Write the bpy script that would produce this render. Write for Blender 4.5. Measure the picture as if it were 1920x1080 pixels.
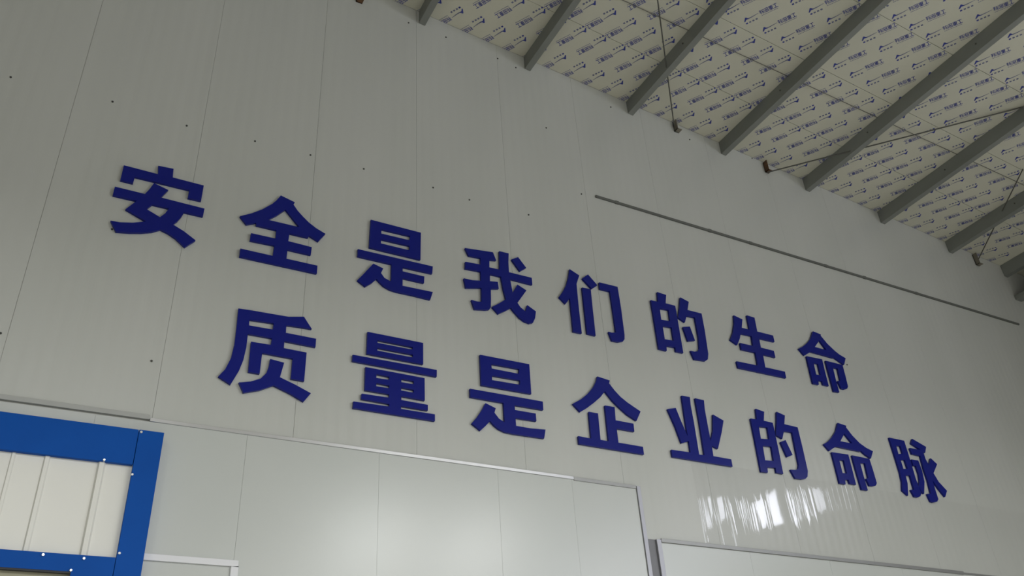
import bpy, bmesh, math, random
from mathutils import Vector, Matrix

# ------------------------------------------------------------------ scene, camera, world, lights
for o in list(bpy.data.objects):
    bpy.data.objects.remove(o, do_unlink=True)
S = bpy.context.scene
C = S.collection
random.seed(7)

# camera: fitted to the vanishing points of wall, panel seams and purlins (1920x1080, f in pixels)
F = 1647.2
CAM = Vector((0.0, -6.5, 1.6))
RX = Vector((0.87998181, -0.47127660, -0.05941700))     # image right
RY = Vector((0.20955979, 0.49742930, -0.84181280))      # image down
RZ = Vector((0.42628243, 0.72832853, 0.53648936))       # view direction
cd = bpy.data.cameras.new('camera')
cd.sensor_fit = 'HORIZONTAL'; cd.sensor_width = 36.0; cd.lens = 36.0 * F / 1920.0
cd.clip_start = 0.05; cd.clip_end = 200
cam = bpy.data.objects.new('camera', cd); C.objects.link(cam)
cam.matrix_world = Matrix(((RX.x, -RY.x, -RZ.x, CAM.x), (RX.y, -RY.y, -RZ.y, CAM.y), (RX.z, -RY.z, -RZ.z, CAM.z), (0, 0, 0, 1)))
S.camera = cam

W = bpy.data.worlds.new('world'); S.world = W; W.use_nodes = True
bg = W.node_tree.nodes['Background']; bg.inputs[0].default_value = (0.75, 0.85, 1.0, 1); bg.inputs[1].default_value = 0.3

def area(name, loc, rot, sx, sy, power, col=(1, 1, 1)):
    l = bpy.data.lights.new(name, 'AREA'); l.shape = 'RECTANGLE'; l.size = sx; l.size_y = sy
    l.energy = power; l.color = col
    o = bpy.data.objects.new(name, l); C.objects.link(o); o.location = loc; o.rotation_euler = rot
    return o
HX0, HX1, HY1 = -16.0, 13.6, -26.0                      # hall extents; the slogan wall is y = 0
# windows in the side wall: (centre y, width, sill z, head z, daylight power)
WINS = [(-5.45, 0.45, 6.75, 7.25, 7), (-6.82, 0.80, 6.90, 7.55, 34), (-8.30, 0.60, 7.45, 8.00, 14),
        (-10.6, 2.4, 4.8, 8.1, 110), (-13.8, 2.4, 4.8, 8.1, 175), (-17.0, 2.4, 4.8, 8.1, 60), (-21.0, 2.4, 4.8, 8.1, 40)]
ADDED_LOW_WINS = [(-9.2, 2.4, 1.0, 3.6, 12), (-12.4, 2.4, 1.0, 3.6, 12), (-15.6, 2.4, 1.0, 3.6, 12), (-19.0, 2.4, 1.0, 3.6, 12)]  # low row put in to brighten the lower part of the slogan wall
for wy, ww, wz0, wz1, wp in WINS + ADDED_LOW_WINS:            # daylight through each window, plus light for the added low row
    area('window_and_fill_light', (HX1 - 0.06, wy, (wz0 + wz1) / 2), (0, math.radians(90), 0), wz1 - wz0, ww, wp, (0.86, 0.88, 1.0))
# added light at an unseen end wall gate, brightens the lower slogan wall
area('added_gate_light', (2.0, HY1 + 0.12, 2.6), (math.radians(90), 0, 0), 9.0, 5.0, 200, (1.0, 0.99, 0.95))
S.view_settings.view_transform = 'Standard'; S.view_settings.look = 'None'
S.view_settings.exposure = -0.30; S.view_settings.gamma = 1.0; S.view_settings.use_curve_mapping = False

# ------------------------------------------------------------------ helpers
def px(u, v, y=0.0):
    """Point on the plane Y=y that the photo shows at pixel (u, v)."""
    d = RX * ((u - 960) / F) + RY * ((v - 540) / F) + RZ
    return CAM + d * ((y - CAM.y) / d.y)
RZ0, RK = 10.2975, -0.0910                              # roof underside: z = RZ0 + RK * x
def roof_z(x): return RZ0 + RK * x
def px_roof(u, v, off=0.0):
    """Point on the roof underside (lowered by off) at pixel (u, v)."""
    d = RX * ((u - 960) / F) + RY * ((v - 540) / F) + RZ
    return CAM + d * ((RZ0 - off - CAM.z) / (d.z - RK * d.x))

def mat(name, col, rough=0.5, metal=0.0, spec=0.5, coat=0.0):
    m = bpy.data.materials.new(name); m.use_nodes = True
    b = m.node_tree.nodes['Principled BSDF']
    b.inputs['Base Color'].default_value = (*col, 1); b.inputs['Roughness'].default_value = rough
    b.inputs['Metallic'].default_value = metal; b.inputs['Specular IOR Level'].default_value = spec
    b.inputs['Coat Weight'].default_value = coat; b.inputs['Coat Roughness'].default_value = 0.08
    return m
def nd(m, t, **kw):
    n = m.node_tree.nodes.new(t)
    for k, v in kw.items(): setattr(n, k, v)
    return n
def lk(m, a, b): m.node_tree.links.new(a, b)
def noise_col(m, scale, amount, c1, c2, stretch=(1, 1, 1), detail=4):
    """Mottle between two colours with object-space noise."""
    tc = nd(m, 'ShaderNodeTexCoord'); mp = nd(m, 'ShaderNodeMapping'); mp.inputs['Scale'].default_value = stretch
    n = nd(m, 'ShaderNodeTexNoise'); n.inputs['Scale'].default_value = scale; n.inputs['Detail'].default_value = detail
    r = nd(m, 'ShaderNodeValToRGB'); r.color_ramp.elements[0].position = 0.5 - amount; r.color_ramp.elements[1].position = 0.5 + amount
    r.color_ramp.elements[0].color = (*c1, 1); r.color_ramp.elements[1].color = (*c2, 1)
    lk(m, tc.outputs['Object'], mp.inputs[0]); lk(m, mp.outputs[0], n.inputs['Vector']); lk(m, n.outputs['Fac'], r.inputs[0])
    lk(m, r.outputs[0], m.node_tree.nodes['Principled BSDF'].inputs['Base Color'])
    return tc, n
def ribs_bump(m, scale, dist, strength, noise_scale=0.0):
    """Fine vertical rolled lines of a painted sheet (relief along x)."""
    tc = nd(m, 'ShaderNodeTexCoord'); w = nd(m, 'ShaderNodeTexWave', wave_type='BANDS', bands_direction='X', wave_profile='SIN')
    w.inputs['Scale'].default_value = scale; w.inputs['Distortion'].default_value = 0.6; w.inputs['Detail'].default_value = 1
    mp = nd(m, 'ShaderNodeMapping'); mp.inputs['Scale'].default_value = (1, 1, 0.02)
    n = nd(m, 'ShaderNodeTexNoise'); n.inputs['Scale'].default_value = 3.0; n.inputs['Detail'].default_value = 3
    mp2 = nd(m, 'ShaderNodeMapping'); mp2.inputs['Scale'].default_value = (6, 1, 0.25)
    ad = nd(m, 'ShaderNodeMath', operation='ADD')
    b = nd(m, 'ShaderNodeBump'); b.inputs['Strength'].default_value = strength; b.inputs['Distance'].default_value = dist
    lk(m, tc.outputs['Object'], mp.inputs[0]); lk(m, mp.outputs[0], w.inputs['Vector'])
    lk(m, tc.outputs['Object'], mp2.inputs[0]); lk(m, mp2.outputs[0], n.inputs['Vector'])
    lk(m, w.outputs['Fac'], ad.inputs[0]); lk(m, n.outputs['Fac'], ad.inputs[1])
    lk(m, ad.outputs[0], b.inputs['Height']); lk(m, b.outputs[0], m.node_tree.nodes['Principled BSDF'].inputs['Normal'])

M = {}
M['wall'] = mat('painted_wall_panel', (0.55, 0.56, 0.52), 0.32)
noise_col(M['wall'], 0.6, 0.25, (0.535, 0.545, 0.505), (0.57, 0.575, 0.54), (2.5, 1, 0.4))
ribs_bump(M['wall'], 2.8, 0.0022, 0.5)
M['wall_core'] = mat('panel_joint', (0.44, 0.44, 0.41), 0.6)
M['wall_plain'] = mat('plain_painted_wall', (0.40, 0.40, 0.38), 0.5)
M['lower'] = mat('smooth_lower_panel', (0.55, 0.57, 0.54), 0.28, spec=0.8)
noise_col(M['lower'], 0.8, 0.25, (0.53, 0.555, 0.525), (0.565, 0.58, 0.55))
M['alu'] = mat('aluminium_trim', (0.62, 0.62, 0.64), 0.28, 0.9)
M['alu_side'] = mat('satin_corner_strip', (0.42, 0.42, 0.45), 0.45, 0.5)
M['flash'] = mat('painted_flashing', (0.43, 0.435, 0.41), 0.5)
M['alu_dull'] = mat('dull_zinc_trim', (0.33, 0.33, 0.32), 0.45, 0.7)
M['white_frame'] = mat('white_frame', (0.80, 0.80, 0.82), 0.3)
M['dark_strip'] = mat('weathered_dark_strip', (0.13, 0.135, 0.12), 0.6)
M['post'] = mat('grey_post', (0.20, 0.20, 0.215), 0.5)
M['letter'] = mat('blue_acrylic_letter', (0.006, 0.012, 0.20), 0.25, spec=0.2)
M['blue'] = mat('blue_painted_steel', (0.002, 0.08, 0.38), 0.5, spec=0.12)
noise_col(M['blue'], 3.0, 0.3, (0.002, 0.073, 0.36), (0.003, 0.086, 0.41))
M['door_sheet'] = mat('cream_corrugated_sheet', (0.78, 0.77, 0.71), 0.35)
M['screw'] = mat('bright_screw', (0.8, 0.82, 0.85), 0.2, 0.8)
M['screw_dark'] = mat('dark_screw', (0.05, 0.05, 0.045), 0.6)
M['roof'] = mat('cream_roof_sheet', (0.60, 0.585, 0.48), 0.4)
noise_col(M['roof'], 1.2, 0.3, (0.58, 0.57, 0.47), (0.63, 0.61, 0.50))
M['print'] = mat('blue_roof_print', (0.035, 0.05, 0.28), 0.45)
M['print_soft'] = mat('grey_blue_roof_print', (0.15, 0.16, 0.27), 0.45)
M['purlin'] = mat('galvanised_purlin', (0.24, 0.25, 0.23), 0.5, 0.2)
noise_col(M['purlin'], 2.5, 0.3, (0.21, 0.22, 0.20), (0.28, 0.29, 0.27), (1, 0.3, 1))
M['tie'] = mat('grey_tie_rod', (0.17, 0.165, 0.14), 0.6, 0.2)
M['rod'] = mat('dark_steel_rod', (0.11, 0.108, 0.095), 0.6, 0.3)
M['rust'] = mat('rusty_primer', (0.13, 0.065, 0.03), 0.75)
noise_col(M['rust'], 30, 0.25, (0.075, 0.05, 0.03), (0.19, 0.085, 0.035))
M['brk'] = mat('dirty_steel_bracket', (0.20, 0.18, 0.14), 0.7)
M['floor'] = mat('concrete_floor', (0.46, 0.45, 0.42), 0.6)
M['dusty'] = mat('dusty_beige_infill', (0.42, 0.40, 0.28), 0.8)
M['rubber'] = mat('black_rubber_seal', (0.03, 0.03, 0.035), 0.6)
M['stain'] = mat('brown_stain', (0.30, 0.27, 0.2), 0.6)
# window pane: frosted daylight glass that shows the bright sky outside, also in the added low row
g = bpy.data.materials.new('daylit_window_pane'); g.use_nodes = True
gb = g.node_tree.nodes['Principled BSDF']; gb.inputs['Base Color'].default_value = (0.8, 0.85, 0.9, 1)
gb.inputs['Emission Color'].default_value = (0.88, 0.92, 1, 1); gb.inputs['Emission Strength'].default_value = 2.0
M['pane'] = g
# protective film: clear plastic, mostly transparent with mirror-like wrinkles
fm = bpy.data.materials.new('clear_protective_film'); fm.use_nodes = True
nt = fm.node_tree; nt.nodes.remove(nt.nodes['Principled BSDF'])
tr = nd(fm, 'ShaderNodeBsdfTransparent'); gl = nd(fm, 'ShaderNodeBsdfGlossy'); gl.inputs['Roughness'].default_value = 0.045
mx = nd(fm, 'ShaderNodeMixShader'); mx.inputs[0].default_value = 0.05
lk(fm, tr.outputs[0], mx.inputs[1]); lk(fm, gl.outputs[0], mx.inputs[2])
lk(fm, mx.outputs[0], nt.nodes['Material Output'].inputs['Surface'])
M['film'] = fm

class MB:
    def __init__(s): s.v = []; s.f = []
    def poly(s, pts):
        n = len(s.v); s.v += [tuple(p) for p in pts]; s.f.append(tuple(range(n, n + len(pts))))
    def prism(s, base, top):
        """two loops of equal length, outward faces"""
        n = len(s.v); k = len(base); s.v += [tuple(p) for p in base] + [tuple(p) for p in top]
        s.f.append(tuple(range(n + k - 1, n - 1, -1))); s.f.append(tuple(range(n + k, n + 2 * k)))
        for i in range(k):
            j = (i + 1) % k; s.f.append((n + i, n + j, n + k + j, n + k + i))
    def box(s, a, b):
        x0, x1 = sorted((a[0], b[0])); y0, y1 = sorted((a[1], b[1])); z0, z1 = sorted((a[2], b[2]))
        s.prism([(x0, y0, z0), (x1, y0, z0), (x1, y1, z0), (x0, y1, z0)], [(x0, y0, z1), (x1, y0, z1), (x1, y1, z1), (x0, y1, z1)])
    def tube(s, a, b, r, n=8):
        a, b = Vector(a), Vector(b); d = (b - a).normalized()
        u = d.orthogonal().normalized(); w = d.cross(u)
        ring = lambda c: [c + u * (r * math.cos(2 * math.pi * i / n)) + w * (r * math.sin(2 * math.pi * i / n)) for i in range(n)]
        s.prism(ring(a), ring(b))
    def mesh(s, name, m, bevel=0.0):
        me = bpy.data.meshes.new(name); me.from_pydata(s.v, [], s.f)
        bm = bmesh.new(); bm.from_mesh(me); bmesh.ops.recalc_face_normals(bm, faces=bm.faces)
        if bevel:
            bmesh.ops.remove_doubles(bm, verts=bm.verts, dist=1e-5)
            bmesh.ops.bevel(bm, geom=list(bm.edges), offset=bevel, segments=1, affect='EDGES')
        bm.to_mesh(me); bm.free(); me.materials.append(m)
        return me
    def build(s, name, m, parent=None, bevel=0.0): return link(name, s.mesh(name, m, bevel), parent)
def link(name, me, parent=None):
    o = bpy.data.objects.new(name, me); C.objects.link(o)
    if parent: o.parent = parent
    return o
def empty(name, loc=(0, 0, 0)):
    o = bpy.data.objects.new(name, None); C.objects.link(o); o.location = loc; o.empty_display_size = 0.2
    return o
def tag(o, label=None, cat=None, group=None, kind=None):
    if label: o['label'] = label
    if cat: o['category'] = cat
    if group: o['group'] = group
    if kind: o['kind'] = kind
    return o
def localize(o, parent):
    """parent an object built in world coordinates to an empty that stands elsewhere"""
    o.parent = parent; o.matrix_parent_inverse = Matrix.Translation(parent.location).inverted()
    return o

# ------------------------------------------------------------------ setting: floor, slogan wall, other walls
b = MB(); b.box((HX0, HY1, -0.2), (HX1, 0.0, 0.0)); tag(b.build('floor', M['floor']), 'grey concrete floor of the hall', kind='structure')

ZB = 3.80                                               # upper panels reach down behind the lower cladding
wall = MB()
xs = [HX0, HX1]
wall.prism([(HX0, 0.012, 0), (HX1, 0.012, 0), (HX1, 0.25, 0), (HX0, 0.25, 0)],
           [(HX0, 0.012, 11.2), (HX1, 0.012, roof_z(HX1) + 0.3), (HX1, 0.25, roof_z(HX1) + 0.3), (HX0, 0.25, 11.2)])
wall_back = tag(wall.build('wall_back', M['wall_core']), 'pale grey sandwich panel wall carrying the blue slogan', kind='structure')
seam0, pw, gap = -0.43, 1.0625, 0.002
panels = []
i = -5
while seam0 + i * pw < HX1:
    x0 = seam0 + i * pw + gap / 2; x1 = min(seam0 + (i + 1) * pw - gap / 2, HX1)
    m = MB()
    zt0 = (roof_z(x0) if x0 > -3 else 10.57); zt1 = (roof_z(x1) if x1 > -3 else 10.57)
    m.prism([(x0, 0, ZB), (x1, 0, ZB), (x1, 0.012, ZB), (x0, 0.012, ZB)], [(x0, 0, zt0), (x1, 0, zt1), (x1, 0.012, zt1), (x0, 0.012, zt0)])
    o = m.build('wall_panel', M['wall'], wall_back); panels.append((x0, x1, o))
    i += 1
# rest of the wall left of the panels
m = MB(); m.box((HX0, 0, 0), (seam0 - 5 * pw, 0.012, 10.4)); m.build('wall_panel', M['wall'], wall_back)

# lower cladding, a little proud of the upper sheets
LZ = 4.41; LY = -0.02
lower_edges = [-3.15, -2.07, -1.0, 0.25, 1.335, 2.415, 3.515, 4.28, 5.00]
for a, c in zip(lower_edges[:-1], lower_edges[1:]):
    m = MB(); m.box((a + 0.0007, LY, 0.0), (c - 0.0007, 0.012, LZ)); m.build('lower_panel', M['lower'], wall_back)
RZT = 3.915
redges = [5.20, 6.28, 7.36, 8.44, 9.52, 10.60, 11.68, 12.76, HX1]
for a, c in zip(redges[:-1], redges[1:]):
    m = MB(); m.box((a + 0.0007, LY, 0.0), (c - 0.0007, 0.012, RZT)); m.build('lower_panel', M['lower'], wall_back)

# trims
def trim(n, label, m, parts):
    e = MB()
    for a, c in parts: e.box(a, c)
    return tag(e.build('trim_%d' % n, m, bevel=0.0015), label, kind='structure')
trim(1, 'dull zinc flashing strip above the blue framed door', M['flash'], [((-3.15, -0.026, 4.425), (0.615, 0.0, 4.462))])
trim(2, 'bright aluminium edge strip along the top of the lower panels', M['alu'], [((0.617, -0.030, 4.410), (4.30, 0.0, 4.438))])
trim(3, 'dull end piece of the edge strip beside the panel corner', M['alu_dull'], [((4.302, -0.028, 4.403), (5.0, 0.0, 4.437))])
trim(4, 'aluminium corner strip down the side of the lower panels', M['alu_side'], [((5.002, -0.034, 0.0), (5.045, 0.0, 4.43))])
trim(5, 'dark grey post between two aluminium corner strips', M['post'], [((5.06, -0.012, 0.0), (5.145, 0.0, 3.935))])
trim(6, 'aluminium corner strip beside the dark grey post', M['alu_side'], [((5.147, -0.034, 0.0), (5.198, 0.0, 3.935))])
trim(7, 'dull zinc edge strip along the top of the low panels beyond the post', M['alu_dull'], [((5.20, -0.036, 3.91), (9.46, 0.0, 3.945))])
trim(8, 'thin zinc edge strip continuing beyond the wider strip', M['alu_dull'], [((9.462, -0.03, 3.915), (HX1, 0.0, 3.935))])
p0, p1 = px(1116, 369), px(1908, 606)
e = MB(); e.box((p0.x, -0.022, 7.943), (p1.x, 0.0, 7.973))
for t in (0.035, 0.215, 0.30, 0.47, 0.565, 0.70):
    xx = p0.x + (p1.x - p0.x) * t; e.box((xx, -0.024, 7.938), (xx + 0.05, 0.0, 7.978))
tag(e.build('trim_9', M['dark_strip'], bevel=0.002), 'long thin dark strip running above the upper slogan row', kind='structure')

# other walls of the hall (behind and beside the viewer)
m = MB()
for rows, za, zb in ((ADDED_LOW_WINS, 0.0, 4.2), (WINS, 4.2, 9.2)):
    prev = 0.25
    for wy, ww, wz0, wz1, wp in rows:
        m.box((HX1, prev, za), (HX1 + 0.2, wy + ww / 2, zb)); m.box((HX1, wy + ww / 2, za), (HX1 + 0.2, wy - ww / 2, wz0)); m.box((HX1, wy + ww / 2, wz1), (HX1 + 0.2, wy - ww / 2, zb)); prev = wy - ww / 2
    m.box((HX1, prev, za), (HX1 + 0.2, HY1, zb))
tag(m.build('wall_right', M['wall_plain']), 'side wall with windows', kind='structure')
m = MB(); m.box((HX0 - 0.2, HY1, 0), (HX0, 0.25, 9.5)); tag(m.build('wall_left', M['wall_plain']), 'far side wall of the hall', kind='structure')
m = MB(); m.box((HX0, HY1 - 0.2, 0), (-2.5, HY1, 10.8)); m.box((6.5, HY1 - 0.2, 0), (HX1, HY1, 10.8)); m.box((-2.5, HY1 - 0.2, 5.1), (6.5, HY1, 10.8))
tag(m.build('wall_front', M['wall_plain']), 'end wall with an open gate added for light', kind='structure')
for n, (wy, ww, wz0, wz1, wp) in enumerate(WINS + ADDED_LOW_WINS):
    w = MB()
    for a, c in ((wz0, wz0 + 0.05), (wz1 - 0.05, wz1)): w.box((HX1 - 0.02, wy - ww / 2, a), (HX1 + 0.08, wy + ww / 2, c))
    for sgn in (-1, 1): w.box((HX1 - 0.02, wy + sgn * (ww / 2 - 0.05), wz0), (HX1 + 0.08, wy + sgn * ww / 2, wz1))
    w = w.build('window_%d' % (n + 2), M['white_frame']); tag(w, 'daylit window in the side wall, low row added for light', kind='structure')
    q = MB(); q.box((HX1 + 0.03, wy - ww / 2 + 0.05, wz0 + 0.05), (HX1 + 0.04, wy + ww / 2 - 0.05, wz1 - 0.05)); q.build('pane', M['pane'], w)

# ------------------------------------------------------------------ roof
RIDGE = -3.0
ceiling = tag(empty('ceiling', (0, 0, 0)), 'cream printed roof sheets on steel purlins', kind='structure')
def slab(m, xa, xb, ya, yb, th=0.04, zf=roof_z, drop=0.0):
    m.prism([(xa, ya, zf(xa) - drop), (xb, ya, zf(xb) - drop), (xb, yb, zf(xb) - drop), (xa, yb, zf(xa) - drop)],
            [(xa, ya, zf(xa) + th), (xb, ya, zf(xb) + th), (xb, yb, zf(xb) + th), (xa, yb, zf(xa) + th)])
# one printed mark in its own (u, v): triangle with swoosh, four small signs below, four big characters, fine line
MARK, SOFT = [], []
def rect(L, u, v, w, h): L.append([(u, v), (u + w, v), (u + w, v + h), (u, v + h)])
MARK.append([(-0.010, -0.010), (0.006, -0.010), (0.026, 0.012), (0.050, 0.010), (0.072, 0.010), (0.046, 0.028), (0.034, 0.046), (0.022, 0.048)])
SOFT.append([(0.050, 0.008), (0.10, 0.011), (0.180, 0.024), (0.180, 0.029), (0.10, 0.023), (0.050, 0.022)])
for i in range(4): rect(MARK if i == 0 else SOFT, 0.000 + 0.040 * i, -0.053, 0.024, 0.022)
GL = [[(0, .82, .5, .12), (0, .58, .5, .11), (0, .34, .5, .11), (.2, 0, .12, .95), (.6, .8, .4, .13), (.6, .05, .12, .8), (.6, .46, .4, .12), (.82, 0, .12, .5)],
      [(0, .75, .16, .17), (0, .45, .16, .16), (0, .03, .16, .28), (.25, .84, .75, .12), (.3, .05, .12, .8), (.85, .05, .12, .8), (.2, .42, .8, .11), (.3, .02, .65, .11), (.57, .1, .11, .65)],
      [(.05, .87, .9, .09), (0, .72, 1, .09), (.12, .34, .12, .34), (.78, .34, .12, .34), (.12, .59, .76, .08), (.12, .46, .76, .08), (.12, .33, .76, .09), (.44, .05, .13, .85), (.08, .19, .84, .09), (0, 0, 1, .11)],
      [(.08, .84, .84, .13), (.43, .1, .14, .8), (0, 0, 1, .13)]]
for k, gsh in enumerate(GL):
    for (u, v, w, h) in gsh: rect(MARK, 0.193 + 0.0555 * k + u * 0.051, -0.010 + v * 0.065, w * 0.051, h * 0.065)
for i in range(11): rect(SOFT, 0.200 + 0.0185 * i, -0.033, 0.014, 0.008)
LX, LYP = 0.2835, 0.4725                                # print lattice, two rows on each sheet
def mark_points(poly, ox, oy, sgn):
    U = Vector((0.467 * sgn, -0.884 * sgn)); V = Vector((-0.884 * sgn, -0.467 * sgn))
    out = []
    for u, v in poly:
        q = Vector((ox, oy)) + U * u + V * v; out.append((q.x, q.y))
    return out
PW = 0.94                                               # sheet width
def clip_y(poly, ymin, ymax):
    for lim, keep in ((ymin, lambda y, l: y >= l), (ymax, lambda y, l: y <= l)):
        out = []
        for (a, c) in zip(poly, poly[1:] + poly[:1]):
            ka, kc = keep(a[1], lim), keep(c[1], lim)
            if ka: out.append(a)
            if ka != kc:
                t = (lim - a[1]) / (c[1] - a[1]); out.append((a[0] + (c[0] - a[0]) * t, lim))
        poly = out
        if len(poly) < 3: return None
    return poly
X0P, X1P = -3.0, 13.58
def print_meshes(sgn, ya, yb, first_y, phase):
    res = []
    for L, m in ((MARK, M['print']), (SOFT, M['print_soft'])):
        b = MB()
        n0 = int((X0P - 6.24) / LX) + 1; n1 = int((X1P - 6.24) / LX) - 1
        for n in range(n0, n1):
            for r in range(-2, 6):
                oy = first_y - r * LYP
                if oy > ya + 0.6 or oy < yb - 0.6: continue
                for poly in L:
                    q = clip_y(mark_points(poly, 6.24 + (n + phase) * LX, oy, sgn), yb, ya)
                    if q: b.poly([(x, y, roof_z(x) - 0.0012) for x, y in q])
        me = bpy.data.meshes.new('roof_print'); me.from_pydata(b.v, [], b.f); me.materials.append(m); res.append(me)
    return res
sheets = [(0.0, -0.77, -1, -0.28, 0.39), (-0.77, -1.665, -1, -1.14, 0.0), (-1.665, -2.605, 1, -1.76, 0.0)]
for k in range(6): sheets.append((-2.605 - k * PW, -2.605 - (k + 1) * PW, 1, -2.64 - k * PW, (0.22 + 0.35 * k) % 1))
for ya, yb, sgn, fy0, ph in sheets:
    m = MB(); slab(m, RIDGE, HX1, ya - 0.003, yb + 0.003); sh = m.build('roof_sheet', M['roof'], ceiling)
    for me in print_meshes(sgn, ya, yb, fy0, ph):
        tag(link('roof_print', me, sh), 'repeated blue maker mark printed across the sheet')
m = MB(); slab(m, RIDGE, HX1, sheets[-1][1], HY1); m.build('roof_sheet', M['roof'], ceiling)
m = MB(); slab(m, RIDGE, HX1 + 0.2, 0.25, HY1, th=0.12, drop=-0.041); m.build('roof_backing', M['wall_core'], ceiling)
zl = lambda x: RZ0 + RK * RIDGE + 0.091 * (x - RIDGE)
m = MB(); slab(m, HX0, RIDGE, 0.25, HY1, th=0.12, zf=zl); m.build('roof_sheet', M['roof'], ceiling)

# purlins: C section, web towards the ridge, lipped flanges pointing down the slope
def purlin_mesh(x, ya, yb, h=0.205, fl=0.078, lip=0.022, t=0.004):
    prof = [(fl, -lip), (fl, 0), (0, 0), (0, -h), (fl, -h), (fl, -h + lip), (fl - t, -h + lip), (fl - t, -h + t), (t, -h + t), (t, -t), (fl - t, -t), (fl - t, -lip)]
    m = MB()
    A = [(x + px_, ya, roof_z(x + px_) - 0.002 + pz) for px_, pz in prof]; B = [(x + px_, yb, roof_z(x + px_) - 0.002 + pz) for px_, pz in prof]
    n = len(m.v); k = len(prof); m.v += A + B
    for i in range(k):
        j = (i + 1) % k; m.f.append((n + i, n + j, n + k + j, n + k + i))
    for quad in ((0, 1, 10, 11), (1, 2, 9, 10), (2, 3, 8, 9), (3, 4, 7, 8), (4, 5, 6, 7)):
        m.f.append(tuple(n + q for q in quad)); m.f.append(tuple(n + k + q for q in reversed(quad)))
    return m
PX = [-1.62, -0.15, 1.33, 2.79, 4.205, 5.735, 7.265, 8.785, 10.27, 11.735, 13.02]
NTH = ['next to', 'second from', 'third from', 'fourth from', 'fifth from', 'sixth from', 'seventh from', 'eighth from', 'ninth from', 'tenth from']
for i, x in enumerate(PX):
    pm = purlin_mesh(x, -0.004, HY1 + 0.01)
    if x > 13:
        o = pm.build('eave_purlin', M['purlin']); tag(o, 'grey steel eave purlin beside the side wall, lowest on the slope', 'purlin', 'roof purlins')
    else:
        o = pm.build('purlin', M['purlin']); tag(o, 'grey galvanised steel purlin under the printed roof, %s the eave purlin' % NTH[len(PX) - 2 - i], 'purlin', 'roof purlins')
    for yb_ in (-1.2, -2.9):                            # bolts on the web
        q = MB(); q.tube((x - 0.006, yb_, roof_z(x) - 0.10), (x + 0.012, yb_, roof_z(x) - 0.10), 0.011, 6); q.build('bolt', M['rod'], o)
# eave beam below the last purlin
m = MB(); m.box((13.05, HY1, 8.46), (13.20, -0.004, 8.54)); m.box((13.12, HY1, 8.50), (HX1, -0.004, 8.54))
tag(m.build('eave_beam', M['purlin'], bevel=0.004), 'grey steel beam under the eave purlin at the side wall', 'beam')

# bracing rods with their wall brackets, and the thin tie rod through the purlins
def rod(label, pa, pb, r, brk, bm, plate=True):
    e = empty('bracing_rod', pa); tag(e, label, 'rod', 'roof bracing rods')
    m = MB(); m.tube(pa, pb, r); localize(m.build('rod', M['rod']), e)
    m = MB(); (x0, z0), (x1, z1) = brk; sk = (x1 - x0) * 0.0
    m.box((x0, -0.075, z0), (x0 + 0.008, -0.002, z1)); m.box((x0, -0.012, z0), (x1, -0.002, z1)); m.box((x0, -0.075, z0), (x1, -0.002, z0 + 0.008))
    localize(m.build('bracket', bm), e)
    return e
a = px(1264, 236, -0.03); t = px_roof(1233, 0, 0.24); d = (t - a)
rod('thin steel bracing rod crossing below the purlins from a dark wall bracket', a, a + d * 1.8, 0.008, ((6.485, 9.54), (6.56, 9.70)), M['brk'])
a = px(1439, 323, -0.05); t = px_roof(1917, 201, 0.02); d = (t - a)
rod('steel bracing rod passing above the purlins from a rusty brown wall bracket', a, a + d * ((10.262 - a.x) / d.x), 0.009, ((8.045, 9.37), (8.11, 9.545)), M['rust'])
a = px(1834, 487, -0.05); t = px_roof(1918, 317, 0.05); d = (t - a)
rod('thin steel bracing rod from the wall bracket nearest the eave', a, a + d, 0.008, ((12.34, 8.94), (12.42, 9.14)), M['brk'])
a = Vector((2.04, -0.03, 9.83)); 
rod('steel bracing rod from the wall bracket nearest the ridge', a, Vector((4.0, -3.2, 9.72)), 0.011, ((2.015, 9.81), (2.09, 10.03)), M['rust'])
a = px_roof(1193, 12, 0.010); t = px_roof(1900, 338, 0.010); d = t - a
m = MB(); m.tube(a - d * 0.6, t + d * 0.2, 0.0045)
tag(m.build('tie_rod', M['tie']), 'very thin dark tie rod running down the roof slope through the purlins', 'rod')

# ------------------------------------------------------------------ blue framed sliding door
DY = -0.12
door = tag(empty('door_1', (0.0, DY, 0.0)), 'blue framed sliding door with cream ribbed sheet', 'door', kind='structure')
def dpart(name, m, mt, bevel=0.0, parent=door):
    o = m.build(name, mt, None, bevel); o.parent = parent; o.matrix_parent_inverse = Matrix.Translation((0.0, DY, 0.0)).inverted(); return o
DX0, DX1, DZ = -2.35, 0.72, 4.295
SX = 0.55
m = MB(); m.box((SX, DY - 0.004, 0.06), (DX1, DY + 0.09, DZ)); dpart('stile', m, M['blue'], 0.002)
m = MB(); m.box((DX0, DY, 0.06), (DX0 + 0.17, DY + 0.09, DZ)); dpart('stile', m, M['blue'], 0.002)
m = MB(); m.box((DX0 + 0.172, DY, 4.03), (SX - 0.003, DY + 0.09, DZ)); dpart('top_rail', m, M['blue'], 0.002)
m = MB(); m.box((DX0 + 0.172, DY, 3.27), (SX - 0.003, DY + 0.09, 3.38)); m.box((0.295, DY, 2.0), (SX - 0.003, DY + 0.09, 3.27)); dpart('middle_rail', m, M['blue'])
m = MB(); m.box((DX0 + 0.172, DY, 0.06), (SX - 0.003, DY + 0.09, 0.30)); dpart('bottom_rail', m, M['blue'], 0.002)
PY = DY + 0.035
m = MB(); m.box((DX0 + 0.15, PY, 3.34), (SX + 0.02, PY + 0.02, 4.06)); sheet = dpart('upper_sheet', m, M['door_sheet'])
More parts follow.
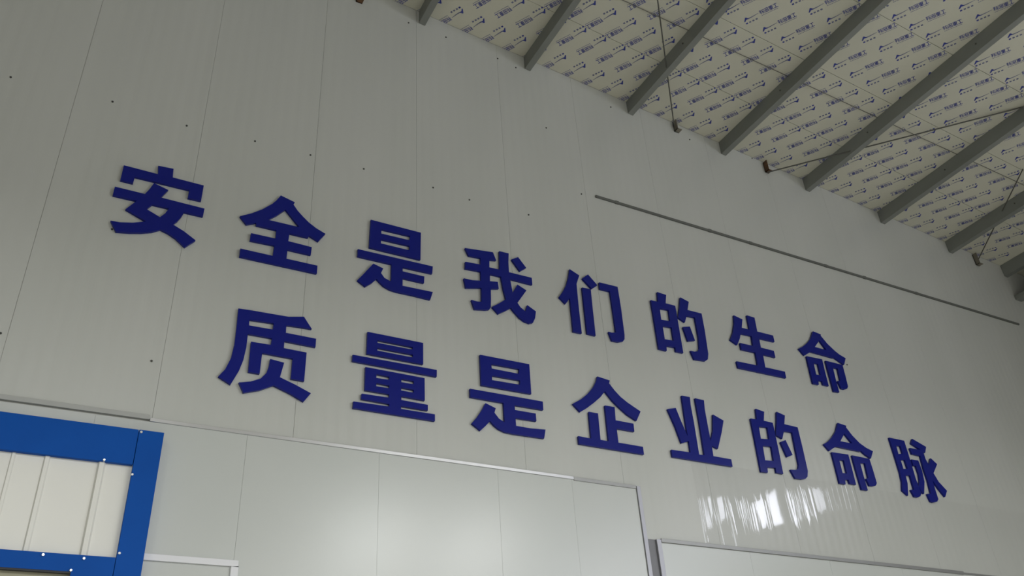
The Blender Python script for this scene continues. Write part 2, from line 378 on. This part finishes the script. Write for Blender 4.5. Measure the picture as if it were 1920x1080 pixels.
for rx_, rw, rh in ((-2.05, .05, .016), (-1.7, .05, .016), (-1.35, .05, .016), (-1.05, .03, .008), (-0.72, .05, .016), (-0.36, .03, .008), (-0.195, .030, .008), (0.008, .040, .012), (0.350, .052, .020)):
    m = MB()
    a0, a1 = rx_ - rw / 2, rx_ + rw / 2; c = rw * 0.22
    m.prism([(a0, PY, 3.345), (a1, PY, 3.345), (a1 - c, PY - rh, 3.345), (a0 + c, PY - rh, 3.345)], [(a0, PY, 4.055), (a1, PY, 4.055), (a1 - c, PY - rh, 4.055), (a0 + c, PY - rh, 4.055)])
    o = m.build('rib', M['door_sheet']); o.parent = sheet
m = MB(); m.box((DX0 + 0.17, PY + 0.005, 0.28), (0.30, PY + 0.02, 3.29)); dpart('lower_sheet', m, M['dusty'])
m = MB(); m.box((DX0 + 0.172, DY + 0.002, 3.258), (0.295, DY + 0.03, 3.27)); dpart('seal', m, M['rubber'])
for (u, v) in ((265, 810), (195.5, 862), (248, 889.5), (224, 1037), (157.5, 1047), (81, 1040), (133, 1069)):
    c = px(u, v, DY - 0.008); m = MB()
    for r_, y_ in ((0.011, 0.008),):
        m.tube((c.x, DY - 0.012, c.z), (c.x, DY + 0.004, c.z), 0.010, 8)
    dpart('screw', m, M['screw'], 0.002)

# white framed window half hidden by the door
w = MB(); fy = -0.045
w.box((0.10, fy, 3.40), (1.365, 0.0, 3.445)); w.box((1.315, fy, 1.2), (1.365, 0.0, 3.40)); w.box((0.10, fy, 1.2), (0.15, 0.0, 3.40)); w.box((0.10, fy, 1.15), (1.365, 0.0, 1.2))
w = w.build('window_1', M['white_frame'], bevel=0.003); tag(w, 'white framed opening beside the blue door', kind='structure')
m = MB(); m.box((0.15, -0.028, 1.2), (1.315, -0.022, 3.40)); m.build('infill_panel', M['lower'], w)

# ------------------------------------------------------------------ slogan characters
# outlines read off the photo: (region origin, scale), list of pieces = (outer, [holes]) in crop pixels
G = []
G.append(('安', 'upper', (190, 290, 5.683), [
 ([(240,112),(605,207),(607,117),(770,150),(762,242),(1092,328),(1063,492),(922,460),(937,375),(358,235),(338,304),(203,270)], []),
 ([(562,302),(715,376),(636,456),(1100,574),(1083,658),(884,612),(852,664),(812,708),(762,742),(880,815),(1005,912),(890,985),(790,890),(705,832),(630,795),(540,820),(430,829),(300,828),(155,818),(98,702),(200,720),(340,724),(478,710),(258,580),(378,490),(122,430),(145,340),(465,418),(515,365)],
  [[(545,530),(722,572),(680,625),(625,665),(480,578)]])]))
G.append(('全', 'upper', (430, 350, 6.0), [
 ([(580,98),(738,175),(722,200),(770,270),(830,337),(895,402),(980,468),(1083,530),(1003,615),(900,550),(888,574),(678,525),(664,612),(928,680),(917,768),(655,707),(643,810),(992,888),(985,977),(115,785),(125,695),(490,778),(507,660),(233,605),(245,522),(520,583),(530,488),(303,434),(300,405),(193,425),(120,332),(250,300),(370,255),(480,195),(530,155)],
  [[(634,258),(790,455),(435,372),(540,320)]])]))
G.append(('是', 'upper', (650, 400, 6.353), [
 ([(288,75),(885,230),(880,553),(270,405)], [[(415,190),(757,270),(750,320),(413,240)], [(410,308),(750,387),(748,440),(408,357)]]),
 ([(133,425),(1027,632),(1020,718),(668,640),(668,690),(926,752),(922,830),(668,772),(666,862),(1027,937),(997,1027),(800,978),(600,935),(520,910),(440,865),(400,825),(358,780),(300,830),(225,872),(128,795),(190,735),(250,670),(318,598),(437,655),(410,710),(450,768),(530,812),(535,605),(130,510)], [])]))
G.append(('我', 'upper', (850, 450, 6.355), [
 ([(140,95),(472,145),(512,243),(430,236),(430,325),(553,352),(548,132),(660,160),(657,270),(663,383),(935,450),(942,533),(677,465),(708,630),(765,530),(872,600),(765,748),(800,800),(860,850),(882,775),(985,850),(975,930),(950,985),(910,993),(850,970),(790,925),(740,870),(690,808),(620,845),(540,880),(462,796),(545,755),(628,705),(590,560),(570,437),(437,407),(437,490),(530,498),(542,580),(447,580),(450,700),(447,800),(430,828),(390,832),(255,825),(215,712),(290,733),(338,735),(335,570),(150,570),(125,455),(225,478),(330,485),(327,375),(143,340),(145,258),(323,292),(325,213),(185,188)], []),
 ([(695,230),(772,203),(870,332),(797,372)], [])]))
G.append(('们', 'upper', (1030, 490, 6.752), [
 ([(258,98),(380,178),(345,285),(375,600),(412,912),(305,890),(262,465),(208,537),(125,450),(180,370),(215,300),(240,215)], []),
 ([(418,215),(490,165),(610,303),(540,347)], []),
 ([(415,330),(525,352),(550,600),(588,942),(480,915)], []),
 ([(632,265),(865,322),(910,600),(953,930),(953,985),(935,1012),(880,1020),(795,1005),(750,890),(790,903),(845,900),(805,620),(768,380),(640,350)], [])]))
G.append(('的', 'upper', (1200, 530, 6.75), [
 ([(220,118),(332,155),(325,260),(447,292),(550,890),(455,870),(448,820),(335,798),(340,862),(240,838),(190,530),(138,220),(230,242)], [[(250,325),(362,345),(383,487),(270,468)], [(287,548),(402,567),(428,735),(315,715)]]),
 ([(512,185),(618,242),(602,345),(780,390),(820,600),(865,900),(860,970),(830,990),(690,970),(640,860),(690,872),(730,868),(752,830),(740,680),(695,440),(590,420),(570,500),(483,440),(500,320)], []),
 ([(545,560),(632,555),(698,733),(610,740)], [])]))
G.append(('生', 'upper', (1350, 580, 7.714), [
 ([(200,85),(325,145),(315,265),(430,295),(388,85),(500,120),(540,320),(768,378),(790,470),(567,420),(592,552),(780,600),(803,697),(622,652),(657,838),(940,900),(958,993),(265,845),(240,750),(548,812),(515,625),(312,580),(290,485),(480,528),(458,385),(300,352),(285,430),(252,512),(150,438),(190,330),(207,200)], [])]))
G.append(('命', 'upper', (1480, 610, 7.714), [
 ([(342,85),(455,130),(455,150),(550,265),(660,370),(730,425),(815,475),(795,568),(715,510),(648,465),(640,472),(310,382),(265,410),(222,435),(138,335),(200,305),(265,250),(310,190)], [[(437,215),(540,357),(370,312)]]),
 ([(250,445),(475,490),(520,680),(572,878),(490,858),(475,808),(420,798),(428,858),(345,840)], [[(352,545),(415,555),(455,722),(390,710)]]),
 ([(525,510),(770,572),(815,740),(850,885),(838,915),(800,925),(755,915),(700,805),(740,800),(700,625),(632,612),(680,810),(725,970),(645,955)], [])]))
G.append(('质', 'lower', (400, 560, 5.4), [
 ([(255,98),(400,120),(600,155),(760,182),(918,182),(998,307),(870,285),(740,268),(735,345),(1042,405),(1035,490),(720,428),(715,500),(945,545),(920,835),(785,810),(803,605),(495,548),(470,760),(353,740),(383,435),(583,467),(595,400),(350,355),(335,490),(305,620),(260,730),(175,868),(50,787),(120,715),(180,600),(215,460),(235,300)], [[(365,212),(612,248),(603,312),(362,270)]]),
 ([(577,610),(718,648),(675,795),(830,870),(988,957),(915,1042),(770,955),(612,878),(470,925),(305,952),(258,848),(380,838),(480,808),(540,750),(565,680)], [])]))
G.append(('量', 'lower', (640, 610, 5.684), [
 ([(280,68),(873,187),(873,415),(270,302)], [[(387,158),(762,232),(757,258),(386,186)], [(384,240),(765,312),(762,342),(384,268)]]),
 ([(122,312),(1018,475),(1017,548),(118,380)], []),
 ([(258,443),(888,562),(890,800),(640,755),(640,795),(923,847),(922,908),(637,860),(637,890),(998,948),(998,1020),(125,880),(130,810),(510,865),(512,838),(212,785),(218,727),(508,770),(512,735),(250,690)],
  [[(375,520),(513,548),(510,580),(373,560)], [(373,615),(513,642),(510,670),(372,648)], [(640,570),(773,595),(772,628),(640,605)], [(638,662),(773,687),(770,718),(638,693)]])]))
G.append(('是', 'lower', (870, 650, 6.0), [
 ([(180,90),(735,197),(758,532),(195,432)], [[(308,195),(622,252),(617,305),(312,245)], [(316,325),(632,380),(630,428),(316,375)]]),
 ([(68,472),(887,617),(893,712),(570,658),(574,712),(808,752),(815,838),(580,802),(587,890),(750,918),(918,932),(903,1032),(720,1005),(560,982),(460,960),(390,925),(340,885),(297,835),(245,890),(187,943),(88,862),(150,790),(200,715),(243,635),(358,692),(343,742),(395,810),(458,850),(445,632),(72,567)], [])]))
G.append(('企', 'lower', (1060, 690, 6.352), [
 ([(382,100),(530,148),(522,182),(590,270),(660,345),(740,410),(820,465),(897,517),(850,627),(740,555),(640,465),(560,385),(473,275),(420,345),(340,415),(260,475),(180,522),(90,425),(190,370),(275,300),(335,225),(370,155)], []),
 ([(155,810),(310,840),(280,520),(390,540),(420,855),(518,872),(472,445),(588,465),(600,622),(812,662),(823,757),(612,720),(632,888),(925,938),(938,1030),(165,903)], [])]))
G.append(('业', 'lower', (1240, 730, 6.748), [
 ([(258,78),(362,98),(372,200),(410,400),(480,825),(548,832),(480,400),(428,112),(540,138),(550,250),(625,655),(655,520),(655,318),(788,395),(765,540),(718,752),(638,710),(660,845),(885,885),(903,977),(142,853),(128,763),(372,798),(350,655),(258,682),(180,470),(80,248),(183,235),(250,400),(335,595),(300,370)], [])]))
G.append(('的', 'lower', (1390, 750, 6.75), [
 ([(183,110),(290,148),(285,262),(398,288),(470,620),(532,935),(445,918),(435,858),(330,850),(337,918),(252,908),(185,560),(118,233),(198,245)], [[(222,335),(330,347),(355,498),(248,488)], [(272,578),(382,590),(412,772),(303,762)]]),
 ([(448,148),(552,195),(545,305),(713,345),(780,620),(843,900),(838,970),(815,995),(770,1002),(685,990),(622,880),(690,885),(722,868),(728,820),(700,680),(645,410),(540,395),(520,490),(438,440),(448,300)], []),
 ([(497,530),(560,507),(650,695),(583,722)], [])]))
G.append(('命', 'lower', (1530, 780, 7.2), [
 ([(295,92),(408,130),(408,155),(490,262),(590,365),(680,430),(770,475),(743,572),(660,515),(605,465),(600,480),(275,412),(225,440),(185,470),(105,378),(165,345),(225,275),(270,200)], [[(385,235),(492,370),(330,340)]]),
 ([(213,487),(437,520),(490,720),(543,928),(458,912),(440,862),(392,862),(403,922),(322,907),(270,700)], [[(315,592),(378,600),(420,778),(360,768)]]),
 ([(487,530),(722,578),(775,745),(822,905),(810,938),(770,947),(725,942),(678,845),(708,835),(662,638),(598,638),(650,830),(702,1005),(620,992),(560,790)], [])]))
G.append(('脉', 'lower', (1650, 810, 7.714), [
 ([(133,80),(350,125),(440,410),(520,680),(600,890),(585,930),(550,945),(500,935),(445,835),(495,830),(437,630),(372,630),(400,740),(408,920),(325,845),(320,720),(290,580),(210,320)], [[(235,195),(297,203),(330,312),(268,318)], [(300,405),(362,405),(403,533),(340,533)]]),
 ([(455,395),(555,412),(610,560),(645,720),(640,893),(596,855),(562,782),(575,700),(560,600),(520,490),(485,488)], []),
 ([(468,98),(668,215),(655,300),(628,290),(660,390),(710,480),(735,378),(828,465),(775,595),(850,720),(970,850),(945,938),(850,820),(762,700),(800,830),(845,970),(830,1005),(770,1018),(735,1005),(683,895),(740,890),(690,690),(640,550),(585,345),(465,320),(432,230),(590,258),(450,165)], [])]))
LT = 0.026                                              # letters are cut sheet standing 26 mm off the wall
def stroke_mesh(name, outer, holes, org, base):
    cu = bpy.data.curves.new('tmp', 'CURVE'); cu.dimensions = '2D'; cu.fill_mode = 'BOTH'; cu.extrude = LT / 2 - 0.0005
    for loop in [outer] + holes:
        sp = cu.splines.new('POLY'); sp.points.add(len(loop) - 1); sp.use_cyclic_u = True
        for pnt, (u, v) in zip(sp.points, loop):
            w_ = px(org[0] + u / org[2], org[1] + v / org[2], -LT); pnt.co = (w_.x - base.x, w_.z - base.z, 0, 1)
    o = bpy.data.objects.new('tmp', cu); C.objects.link(o)
    bpy.context.view_layer.update()
    me = bpy.data.meshes.new_from_object(o.evaluated_get(bpy.context.evaluated_depsgraph_get()))
    bpy.data.objects.remove(o); bpy.data.curves.remove(cu)
    me.transform(Matrix.Rotation(math.radians(90), 4, 'X')); me.transform(Matrix.Translation((0, -LT / 2 - 0.0005, 0)))
    me.name = name; me.materials.clear(); me.materials.append(M['letter'])
    for p in me.polygons: p.material_index = 0; p.use_smooth = False
    return me
ORD = ['first', 'second', 'third', 'fourth', 'fifth', 'sixth', 'seventh', 'last']
cnt = {'upper': 0, 'lower': 0}
for ch, row, org, pieces in G:
    i = cnt[row]; cnt[row] += 1
    pts = [px(org[0] + u / org[2], org[1] + v / org[2], 0) for u, v in pieces[0][0] + pieces[-1][0]]
    base = Vector((sum(p.x for p in pts) / len(pts), 0, min(p.z for p in pts)))
    label = 'raised dark blue character %s, %s sign in the %s slogan row' % (ch, ORD[i], row)
    if len(pieces) == 1:
        o = link('wall_character', stroke_mesh('wall_character', *pieces[0], org, base)); o.location = base
    else:
        o = empty('wall_character', base)
        for pc in pieces: link('stroke', stroke_mesh('stroke', *pc, org, base), o)
    tag(o, label, 'letter', 'blue characters of the %s slogan row' % row)

# ------------------------------------------------------------------ small things on the wall
def wall_panel_at(x):
    for a, c, o in panels:
        if a - 0.01 <= x <= c + 0.01: return o
    return wall_back
for (u, v) in [(20,145),(211,191),(350,236),(478,265),(582,291),(682,317),(812,352),(880,375),(991,403),(836,70),(933,110),(967,127),(1024,240),(1145,201),(1293,262),(766,43),(284,677),(1,625),(1588,684),(210,430),(1090,364),(1410,297)]:
    c = px(u, v); m = MB(); m.tube((c.x, -0.006, c.z), (c.x, 0.004, c.z), 0.0095, 6); m.build('screw', M['screw_dark'], wall_panel_at(c.x))

# clear protective film left on the panels, wrinkled in narrow vertical folds
def film():
    nx, nz = 1800, 30
    x0, x1, z0, z1 = 5.75, 13.3, 3.96, 4.80
    b = MB(); rnd = random.Random(3)
    folds = [(rnd.uniform(x0, x1), rnd.uniform(0.006, 0.012), rnd.uniform(-0.0006, 0.0006), rnd.uniform(-0.05, 0.05)) for _ in range(120)] + [(rnd.uniform(x0, x1), rnd.uniform(0.012, 0.03), rnd.uniform(-0.0012, 0.0012), rnd.uniform(-0.05, 0.05)) for _ in range(75)]
    for j in range(nz + 1):
        for i in range(nx + 1):
            x = x0 + (x1 - x0) * i / nx; z = z0 + (z1 - z0) * j / nz
            d = 0.004 + 0.0008 * math.sin(x * 9 + z * 2) + 0.0004 * math.sin(z * 9 + x * 3)
            for fx, fw, fa, sl in folds:
                q = (x - fx - sl * (z - z0)) / fw
                if abs(q) < 3: d += fa * math.exp(-q * q)
            b.v.append((x, -max(0.0015, d), z))
    for j in range(nz):
        for i in range(nx):
            a = j * (nx + 1) + i; b.f.append((a, a + 1, a + nx + 2, a + nx + 1))
    me = bpy.data.meshes.new('protective_film'); me.from_pydata(b.v, [], b.f); me.materials.append(M['film'])
    for p in me.polygons: p.use_smooth = True
    o = link('protective_film', me); tag(o, 'clear wrinkled protective film on the wall below the lower slogan row', 'film')
film()

# ------------------------------------------------------------------ pendant lamps added behind the viewer to light floor and lower wall
def lathe(prof, n=20):
    b = MB()
    for r, z in prof:
        for i in range(n): b.v.append((r * math.cos(2 * math.pi * i / n), r * math.sin(2 * math.pi * i / n), z))
    for j in range(len(prof) - 1):
        for i in range(n):
            k = (i + 1) % n; b.f.append((j * n + i, j * n + k, (j + 1) * n + k, (j + 1) * n + i))
    return b
M['shade'] = mat('grey_lamp_shade', (0.5, 0.5, 0.5), 0.4)
bl = mat('added_lamp_glow', (0.9, 0.9, 0.9), 0.3); bb = bl.node_tree.nodes['Principled BSDF']
bb.inputs['Emission Color'].default_value = (1, 0.99, 0.95, 1); bb.inputs['Emission Strength'].default_value = 6.0
LAMP_Z, LAMP_POWER = 6.6, 270
shade_me = lathe([(0.30, -0.02), (0.28, 0.08), (0.16, 0.24), (0.07, 0.30), (0.07, 0.42), (0.0, 0.43)]).mesh('shade', M['shade'])
glass_me = lathe([(0.0, 0.005), (0.27, 0.005), (0.27, 0.015), (0.0, 0.02)]).mesh('lamp_glass', bl)
for ly in (-9.0, -16.0):
    for lx in (-5.0, 0.0, 5.6, 7.8):
        e = empty('added_pendant_lamp', (lx, ly, LAMP_Z)); tag(e, 'grey pendant lamp on a cord, added out of view to light the hall', 'lamp', 'added pendant lamps')
        link('shade', shade_me, e); link('lamp_glass', glass_me, e)
        zt = (roof_z(lx) if lx > RIDGE else zl(lx)) - LAMP_Z
        m = MB(); m.tube((0, 0, 0.40), (0, 0, zt), 0.008, 6); m.build('cord', M['rod'], e)
        l = bpy.data.lights.new('added_lamp_light', 'AREA'); l.shape = 'DISK'; l.size = 0.5; l.energy = LAMP_POWER; l.color = (0.985, 1.0, 0.99)
        o = bpy.data.objects.new('added_lamp_light', l); C.objects.link(o); o.parent = e; o.location = (0, 0, -0.005)
